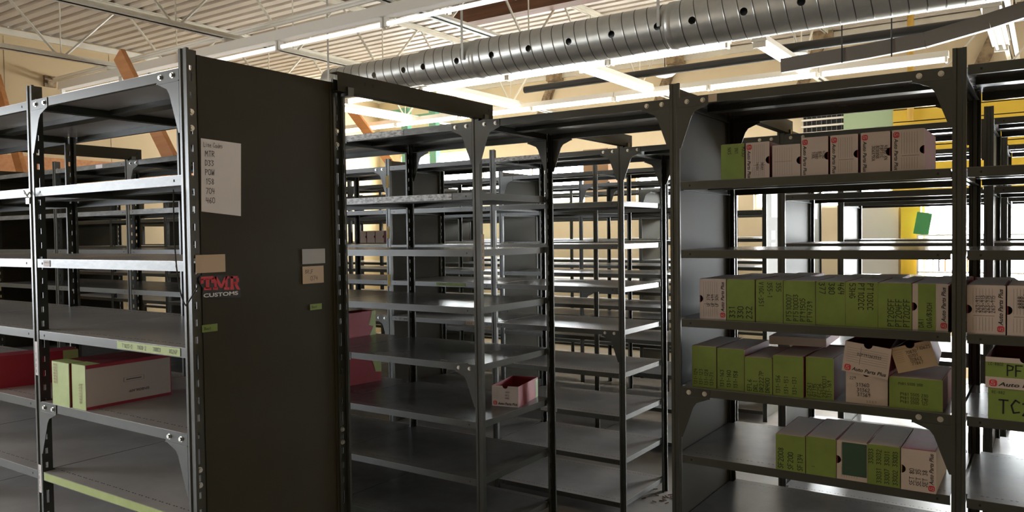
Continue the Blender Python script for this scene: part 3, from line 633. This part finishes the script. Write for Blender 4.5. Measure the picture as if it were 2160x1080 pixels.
q = MB(); q.prism([(.24, 0), (.29, 0), (.29, .14), (.26, .138), (.235, .06), (.27, .05)], (.1103, 0, 0), (0, 1, 0), (0, 0, 1), (1, 0, 0), .0006, 'tape_pale'); q.build('tape', t, label='torn green tape')
t = carton('red carton seen side on beside the end panel, lower one', .11, .150, (-3.30, 2.98, ZS[5]), rz=-.15, side='red_card', top_m='white_card', d=.31)
q = MB(); q.prism([(.27, .055), (.31, .05), (.31, .14), (.25, .12)], (.1103, 0, 0), (0, 1, 0), (0, 0, 1), (1, 0, 0), .0006, 'tape_pale'); q.build('tape', t, label='torn green tape')
t = carton('open red parts carton with white printed front beside a rack post', .137, .098, (-2.212, 3.055, ZS[5]), rz=.22, side='red_card', top=False, notch='T', logo='B', lines='S', texts=[('4454', .52, .66, 'h', .008), ('4972', .5, .50, 'h', .008), ('4982', .5, .36, 'h', .008)], d=.27)
q = MB(); q.box(.1372, .1378, .235, .27, 0, .09, 'tape'); q.build('tape', t, label='green tape')
# three small white cartons far off
for i in range(3):
    carton('%s of three small white cartons far away beside the end panel' % ['leftmost', 'middle', 'rightmost'][i], .105, .115, (-5.62+i*.115, 5.56, ZS[2]), notch='R', d=.28)
# cardboard boxes stacked on a far rack
t = thing('cardboard_box', 'tall brown cardboard box standing on a far rack', 'box', (-4.70, 8.45, 2.172))
m = MB(); m.box(0, .34, 0, .35, 0, .52, 'brown_card'); m.build('box_body', t); m = MB(); m.box(.03, .34, -.001, 0, 0, .06, 'tan_card'); m.build('flap', t)

# ------------------------------------------------------------------ roof steel
ZT, ZB = ZC-.002, 3.44
NM = ['leftmost', 'second from the left', 'third from the left', 'fourth from the left', 'rightmost']
for i, xj in enumerate((-7.92, -6.02, -4.12, -2.22, -.32)):
    t = thing('roof_joist', 'cream painted open web steel roof joist, %s of five' % NM[i], 'joist', (xj, YF, ZT))
    for nm, z0, z1 in (('top_chord', -.045, 0), ('bottom_chord', ZB-ZT, ZB-ZT+.045)):
        m = MB()
        for s in (-1, 1):
            m.box(min(s*.012, s*.018), max(s*.012, s*.018), YB-YF, 0, z0, z1, 'joist_paint')
            zz = z1 if nm == 'top_chord' else z0+.006
            m.box(min(s*.012, s*.058), max(s*.012, s*.058), YB-YF, 0, zz-.006, zz, 'joist_paint')
        m.build(nm, t)
    yn = 3.90-YF - 1.235*8; k = 0
    while yn < -.2:
        zb, zt = ZB-ZT+.02, -.02
        if yn > YB-YF+1:
            for a in (-1, 1):
                if yn+a*.60 < -.05:
                    m = MB(); m.tube([(0, yn+a*.03, zb), (0, yn+a*.60, zt)], .0125, 'joist_paint', 6); m.build('web_bar', t)
            m = MB(); m.tube([(0, yn, zb), (0, yn, zt)], .007, 'joist_paint', 6); m.build('web_rod', t)
        yn += 1.235
    m = MB(); m.bar((-.1, -.02, -.13), (-.32, -.02, -.62), .12, .10, 'rust', side=(1, 0, 0)); m.box(-.16, .06, -.14, 0, -.14, 0, 'rust'); m.build('end_bracket', t, label='rust stained bracket at the wall')
# ------------------------------------------------------------------ lights
def strip(label, p, L, axis, tube, ntube=2, n=1, hang=.10, group=None, wide=.10, hh=.060):
    """strip light of n lengths; p = start point (centre of housing bottom)"""
    t = thing('strip_light', label, 'light', p, 0 if axis == 'x' else PI/2, group)
    m = MB(); m.prism([(-wide/2, 0), (wide/2, 0), (wide/2*.8, hh), (-wide/2*.8, hh)], (0, 0, 0), (0, 1, 0), (0, 0, 1), (1, 0, 0), L*n, 'white_paint'); m.build('housing', t)
    for i in range(n):
        ys = (-.028, .028) if ntube == 2 else (-.0,); zt_ = -.030 if ntube == 2 else -.048
        for yy in ys:
            m = MB(); m.tube([(i*L+.03, yy, zt_), ((i+1)*L-.03, yy, zt_)], .0130 if ntube == 2 else .017, tube, 10); m.smooth = True; m.build('tube', t)
        for xx in (i*L+.008, (i+1)*L-.03):
            m = MB(); m.box(xx, xx+.020, -wide*.4 if ntube == 2 else -.02, wide*.4 if ntube == 2 else .02, -.052 if ntube == 2 else -.072, 0, 'white_paint'); m.build('lamp_holder', t)
    for xj in (-7.92, -6.02, -4.12, -2.22, -.32):
        if axis == 'x' and p[0]+.02 < xj < p[0]+n*L-.02:
            m = MB(); m.box(xj-p[0]-.012, xj-p[0]+.012, -.05, .05, hh, max(ZB-p[2], hh+.006), 'joist_paint'); m.build('hanger', t)
    return t
a = 1.20
for i in range(3):
    strip('%s white strip light with one pale tube' % ['first', 'second', 'third'][i]+' in the closest run from the left wall', (-8.93+i*2.4, 4.40, 3.315), a, 'x', 'tube_near', 1, 2, hh=.085)
strip('strip light of the closest run, continuing past the top picture edge', (-8.93+3*2.4, 4.40, 3.315), a, 'x', 'tube_near', 1, 2, hh=.085)
for i, x in enumerate((-8.40, -5.99, -3.58)):
    strip(['bright strip light behind the end panel under the duct run', 'bright strip light below the left half of the metal duct', 'bright strip light below the middle of the metal duct'][i], (x, 7.0, 3.375), a, 'x', 'tube_far', 2, 2 if i < 2 else 1)
for i, x in enumerate((-9.25, -6.84, -4.43, -2.02)):
    strip(['bright strip light near the far left corner', 'bright strip light above the third row, left of the tall bay post', 'long bright strip light over the carton bay, middle of the far run', 'strip light at the right end of the far run'][i], (x, 8.8, 3.35), a, 'x', 'tube_far' if i < 3 else 'tube_near', 2, 2 if i < 3 else 1)
for i, x in enumerate((-7.7, -5.82, -3.93, -2.15, -.38)):
    strip('strip light set crosswise between the far runs, %s of five' % NM[i], (x, 7.10, 3.37), 1.58, 'y', 'tube_far' if i < 4 else 'white_paint', 2, 1, wide=.14)
# unseen fill lamps added to brighten the near ceiling and the end panel
for i, (x, yy) in enumerate(((-6.5, -.6), (-1.5, -1.5), (2.9, 1.4), (2.5, 7.6))):
    strip(['fill strip light added behind the viewpoint, left', 'fill strip light added behind the viewpoint', 'fill strip light added over the right side, near', 'fill strip light added over the right side, far'][i], (x, yy, 3.5), a, 'x', 'tube_fill' if i < 2 else 'tube_fill_side', 2, 2)
# ------------------------------------------------------------------ spiral duct
DYc, DZc = 5.30, 3.135
def duct_part(x0, x1, R, name, par, holes):
    m = MB(); n = 40; xs_ = []; x = x0; k = 0; step = .098
    while x < x1-.001:
        
        for dx, b in ((0, 0), (.004, 0), (step-.014, 0), (step-.009, 0), (step-.006, .0016), (step-.003, .0016)):
            if x+dx < x1-.004: xs_.append((x+dx, b))
        x += step
    xs_.append((x1, 0)); vs_ = []
    for rad, sgn in ((R, 1), (R-.006, -1)):
        for (x, b) in xs_:
            for j in range(n):
                th = 2*PI*j/n; vs_.append((x+.04*math.cos(th+2.2)*max(0, min(1, (x-x0)/.15, (x1-x)/.15)), math.cos(th)*(rad+b*(sgn > 0)), math.sin(th)*(rad+b*(sgn > 0))))
    N = len(xs_); fs = []; seam = []
    for i in range(N-1):
        for j in range(n):
            a_, b_ = i*n+j, i*n+(j+1) % n; fs.append((a_, a_+n, b_+n, b_)); o_ = N*n; fs.append((o_+a_, o_+b_, o_+b_+n, o_+a_+n)); seam += [xs_[i][1] > 0, False]
    for j in range(n):
        j2 = (j+1) % n; o_ = N*n; fs.append((j, j2, o_+j2, o_+j)); e = (N-1)*n; fs.append((e+j, o_+e+j, o_+e+j2, e+j2))
    m.add(vs_, fs, 'galv'); m.smooth = True; k_ = m.slot('seam')
    for q_, f_ in enumerate(seam):
        if f_: m.mi[q_] = k_
    ob = m.build(name, par)
    def outward(me):
        bm_ = bmesh.new(); bm_.from_mesh(me); bmesh.ops.recalc_face_normals(bm_, faces=bm_.faces); bm_.to_mesh(me); bm_.free()
    outward(ob.data)
    if holes:
        c = MB()
        for hx in holes:
            ring = [(hx-par.location.x+.026*math.cos(2*PI*i/16), .026*math.sin(2*PI*i/16)) for i in range(16)]
            # drilled toward the duct axis, slightly below level
            d_ = Vector((0, -1, -.16)).normalized(); up_ = Vector((1, 0, 0)).cross(d_)
            A = [Vector((a_, 0, 0))+d_*.10+up_*b_ for a_, b_ in ring]; B = [v+d_*.12 for v in A]
            c.add(A+B, [list(range(16))[::-1], list(range(16, 32))]+[(i, (i+1) % 16, 16+(i+1) % 16, 16+i) for i in range(16)], 'galv')
        co = c.build('cutter', par); outward(co.data); bpy.context.view_layer.update()
        md = ob.modifiers.new('b', 'BOOLEAN'); md.object = co; md.operation = 'DIFFERENCE'; md.solver = 'EXACT'
        dg = bpy.context.evaluated_depsgraph_get(); me = bpy.data.meshes.new_from_object(ob.evaluated_get(dg), depsgraph=dg)
        ob.modifiers.clear(); ob.data = me; bpy.data.objects.remove(co)
    return ob
t = thing('spiral_duct', 'round galvanised spiral duct with a row of punched air holes', 'duct', (-4.5, DYc, DZc))
HX = [-4.988, -4.638, -4.406, -4.043, -3.686, -3.334, -2.975, -2.619, -2.263, -2.007, -1.654, -1.291, -.93, -.57]
duct_part(-1.18, 0, .142, 'duct_section', t, [h for h in HX if h < -4.5])
duct_part(.0, .58, .153, 'duct_section', t, [h for h in HX if -4.5 < h < -3.92])
duct_part(.58, 2.30, .158, 'duct_section', t, [h for h in HX if -3.92 < h < -2.2])
duct_part(2.30, 6.5, .165, 'duct_section', t, [h for h in HX if -2.2 < h])
for x, R in ((-.02, .150), (.575, .162), (2.28, .168)):
    m = MB(); n = 40; vs_ = [(x+dx, math.cos(2*PI*j/n)*rr, math.sin(2*PI*j/n)*rr) for dx, rr in ((0, R-.008), (.012, R), (.05, R), (.062, R-.008)) for j in range(n)]
    m.add(vs_, [(i*n+j, (i+1)*n+j, (i+1)*n+(j+1) % n, i*n+(j+1) % n) for i in range(3) for j in range(n)], 'galv'); m.smooth = True; m.build('collar', t)
for x in (.52, 2.24, 4.6, -1.05):
    m = MB(); m.box(x, x+.022, -.170, -.167, -.03, ZT-DZc, 'galv'); m.build('strap', t)
# ------------------------------------------------------------------ pipes, conduit, bars
t = thing('black_pipe', 'long black gas pipe with an elbow jog hung under the roof joists', 'pipe', (-5.6, 8.55, 3.535))
m = MB(); m.tube([(0, 0, 0), (3.47, 0, 0)], .044, 'black_pipe', 12); m.smooth = True; m.build('pipe_length', t)
m = MB(); m.tube([(3.44, 0, 0), (3.49, -.02, -.01), (3.49, -.06, -.02), (3.25, -.33, -.03), (3.25, -.37, -.03), (3.30, -.38, -.025)], .040, 'galv', 12); m.smooth = True; m.build('elbow', t)
m = MB(); m.tube([(3.28, -.38, -.025), (7.6, -.38, -.025)], .047, 'black_pipe', 12); m.smooth = True; m.build('pipe_length', t)
t = thing('conduit_rail', 'thin cream double rail running to the left wall above the strip lights', 'rail', (XL, 4.62, 3.52))
for dz in (0, .035):
    m = MB(); m.tube([(0, dz*1.4, dz*1.4), (7.2, dz*1.4, dz*1.4+.05)], .016, 'white_paint', 8); m.smooth = True; m.build('rail', t)
m = MB(); m.box(0, .03, -.05, .08, -.05, .08, 'rust'); m.build('wall_plate', t)
t = thing('flat_bar', 'sagging grey flat cable tray slanting below the black pipe', 'cable tray', (-1.68, 6.0, 2.90))
m = MB(); pts = [(.03, 0, .0), (.3, 0, .012), (.62, 0, .025), (.98, 0, .05), (1.35, 0, .115), (1.6, 0, .17)]
for p_, q_ in zip(pts, pts[1:]): m.bar(p_, q_, .05, .10, 'grey_duct', side=(0, 1, 0))
m.build('tray', t)
for x in (.46, .78):
    m = MB(); m.tube([(x, -.04, -.04), (x, -.04, 1.18)], .005, 'black_pipe', 5); m.build('hanger_rod', t)
t = thing('yellow_pipe', 'vertical yellow pipe on the far wall above the carton bay', 'pipe', (-1.30, 9.9, 2.9))
m = MB(); m.tube([(0, 0, .0), (0, 0, 1.18)], .035, 'yellow_pipe', 10); m.smooth = True; m.build('pipe_length', t)
t = thing('cable_bundle', 'loose pale cables drooping from the ceiling at the upper right', 'cable', (-.45, 8.7, 3.3))
for k in range(3):
    m = MB(); m.tube([(-.9+.5*k+.06*i, 0, -.1-.22*math.sin(i/14*PI)*(1+.3*k)+.03*i) for i in range(15)], .008, 'cable_pale', 5); m.smooth = True; m.build('cable', t)
t = thing('roof_timber', 'dark brown timber beam under the roof deck, upper middle', 'beam', (-5.25, 6.62, 3.90))
m = MB(); m.box(0, 3.4, 0, .16, 0, .17, 'timber'); m.build('beam', t)
t = thing('emergency_lamp', 'small round glass lamp hanging near the far wall', 'light', (-3.95, 9.2, 3.66))
m = MB(); n = 16
vs_ = [(math.cos(2*PI*j/n)*r_, math.sin(2*PI*j/n)*r_, z_) for r_, z_ in ((.03, .06), (.15, .03), (.16, 0), (.10, -.05), (.02, -.07)) for j in range(n)]
m.add(vs_, [(i*n+j, i*n+(j+1) % n, (i+1)*n+(j+1) % n, (i+1)*n+j) for i in range(4) for j in range(n)]+[tuple(range(n)), tuple(4*n+j for j in range(n))[::-1]], 'white_paint'); m.smooth = True; m.build('shade', t)
m = MB(); m.tube([(0, 0, .05), (0, 0, ZC-3.66)], .006, 'black_pipe', 5); m.build('stem', t)
# ------------------------------------------------------------------ left wall timbers
t = thing('wood_ledger', 'long orange lumber board fixed along the left wall', 'board', (XL+.004, 3.0, 2.45))
m = MB(); m.box(0, .05, 0, 5.4, 0, .19, 'wood'); m.build('board', t)
for lab, a_, b_ in (('orange lumber plank leaning up behind the nearest bay, its top free', (-6.89, 3.9, 3.33), (-4.38, 3.9, .07)),
                    ('orange lumber plank at the left picture edge', (-9.30, 3.9, 3.42), (-7.62, 3.9, .07)), ('orange lumber plank seen through the gap above the second row', (-8.92, 8.5, 3.82), (-7.46, 8.5, 2.25))):
    t = thing('wood_plank', lab, 'board', a_)
    m = MB(); m.bar((0, 0, 0), tuple(Vector(b_)-Vector(a_)), .14, .045, 'wood', side=(1, 0, 0)); m.build('board', t)
# ------------------------------------------------------------------ green rack frame, shopfront
t = thing('rack_upright', 'sage green steel upright frame in front of the far windows', 'frame', (-8.6, 9.5, 0))
for x in (0, .58):
    m = MB(); m.box(x, x+.13, 0, .10, 0, 3.72, 'green_steel'); m.build('upright', t)
for z_, a_, b_ in ((3.62, -.35, 0), (3.50, .13, .58), (2.5, .13, .58)):
    m = MB(); m.box(a_, b_, .02, .08, z_, z_+.09, 'green_steel'); m.build('cross_arm', t)
t = thing('yellow_fascia', 'yellow fascia boards with dark joints above the shopfront', 'fascia', (-1.50, YF-.125, 2.06))
m = MB()
zz = 0
while zz < 1.06: m.box(0, 5.6, 0, .11, zz+.006, min(zz+.135, 1.08), 'yellow'); zz += .141
m.box(.005, 5.6, .02, .12, 0, 1.08, 'dark'); m.build('boards', t)
t = thing('yellow_column', 'yellow square column left of the bright shopfront glass', 'column', (-1.41, YF-.16, 0))
m = MB(); m.box(0, .20, 0, .16, 0, 2.06, 'yellow'); m.build('column', t)
t = thing('wall_grille', 'slatted air grille on the far wall beside the green panel', 'grille', (-2.52, YF-.06, 2.86))
m = MB(); m.box(0, .50, .03, .06, 0, .26, 'dark'); m.build('back_plate', t)
m = MB(); [m.box(-.02, .52, 0, .03, z_, z_+.022, 'white_paint') for z_ in (.0, .08, .16, .24)]; m.build('slats', t)
m = MB(); [m.box(.04+i*.058, .046+i*.058, .012, .03, 0, .26, 'grey_duct') for i in range(8)]; m.build('bars', t)
t = thing('sage_wallboard', 'sage green wall panel left of the yellow fascia', 'panel', (-2.04, YF-.10, 2.70))
m = MB(); m.box(-.5, .54, .05, .09, -.02, .0, 'green_wall'); m.box(0, .54, 0, .09, 0, .44, 'green_wall'); m.build('panel', t)
t = thing('white_board', 'pale grey board on the far wall left of the yellow column', 'board', (-2.0, YF-.05, 1.10))
m = MB(); m.box(0, .55, 0, .05, 0, .84, 'grey_wall'); m.build('board', t)
t = thing('standing_book', 'green book leaning in the bright shopfront', 'book', (-1.17, 9.7, 1.616))
m = MB(); m.bar((0, 0, 0), (.04, 0, .24), .15, .03, 'book_green', side=(1, 0, .1)); m.build('cover', t); pass
t = thing('display_shelf', 'bright shelf of cards in the shopfront', 'shelf', (-1.2, 9.6, 0))
m = MB(); m.box(0, 3, 0, .35, 1.60, 1.615, 'white_paint'); m.box(0, 3, 0, .35, 1.20, 1.215, 'white_paint'); m.box(0, .02, 0, .35, 0, 1.6, 'white_paint'); m.box(2.98, 3, 0, .35, 0, 1.6, 'white_paint'); m.build('shelf_frame', t)
for i, (x, c_) in enumerate(((.14, 'paper'), (.20, 'ink_grey'), (.26, 'orange'), (.33, 'logo_red'), (.40, 'paper'), (.47, 'orange'))):
    t = thing('sale_card', ['white card', 'grey card', 'orange card', 'red card', 'second white card', 'second orange card'][i]+' standing on the shopfront display shelf', 'card', (-1.2+x, 9.7, 1.215))
    m = MB(); m.box(0, .012, 0, .12, 0, .20+.03*(i % 3), c_); m.build('card', t)
# floor litter near the third row foot
t = thing('floor_litter', 'dark dust and twigs swept by a rack foot', 'litter', (-1.95, 4.62, 0))
m = MB()
for i in range(60):
    a = random.uniform(0, 2*PI); r_ = random.uniform(0, .22); x, yy = r_*math.cos(a)*1.6, r_*math.sin(a)*.6; b_ = random.uniform(0, PI)
    m.bar((x, yy, .003), (x+.03*math.cos(b_), yy+.03*math.sin(b_), .004), .004, .004, 'timber')
m.build('twigs', t, kind='stuff'); 

# a few small fittings on the near rack
t = thing('wire_clip', 'small bent metal clip hooked on the left post of the nearest bay', 'clip', (X0-W, Y1-.012, 1.835))
m = MB(); m.tube([(-.03, 0, .02), (0, -.004, 0), (.02, -.006, -.012), (.035, -.004, 0), (.015, -.002, .012), (0, -.004, 0)], .0025, 'bolt', 6); m.box(.004, .028, -.010, -.002, -.028, -.008, 'bolt'); m.smooth = False; m.build('clip', t)
t = thing('plastic_scrap', 'small crumpled clear plastic scrap on the shelf behind the white sided carton', 'scrap', (-2.49, 1.66, 1.1095))
m = MB()
for i in range(7):
    a_ = i*.9; m.bar((.02*math.cos(a_), .02*math.sin(a_), .004+.003*(i % 3)), (.03*math.cos(a_+1.2), .03*math.sin(a_+1.2), .012+.004*(i % 2)), .014, .001, 'sign_white')
m.build('scrap', t)
front_strip(U[2, -3], -5.16, -5.08, 2.143, .024, 'paper', 'small white label', None, 'label')
GROUPS = {'shelving_unit': 'steel shelving bays', 'parts_carton': 'parts cartons on the shelves', 'roof_joist': 'roof joists', 'strip_light': 'fluorescent strip lights', 'tie_beam': 'aisle tie beams',
          'bridging_shelf': 'top shelves bridging the cross aisle', 'wood_plank': 'leaning lumber planks', 'sale_card': 'cards in the shopfront'}
for o in list(scene.objects):
    if o.parent is None and o.get('label'):
        g_ = GROUPS.get(o.name.split('.')[0])
        if g_: o['group'] = g_
M['worn_tape'] = mat('worn_silver_tape', (.62, .62, .62), .35, noise=((.10, .105, .10), 38, .42, .62, (1, 1, 2.5)))
front_strip(U[2, 0], -2.945, -2.47, 2.143, .026, 'worn_tape', 'worn silvery tape on the shelf edge')
front_strip(U[2, 0], -2.945, -2.19, 1.836, .026, 'worn_tape', 'worn silvery tape on the shelf edge')
front_strip(U[3, 0], -2.945, -2.55, 2.143, .026, 'worn_tape', 'worn silvery tape on the shelf edge')
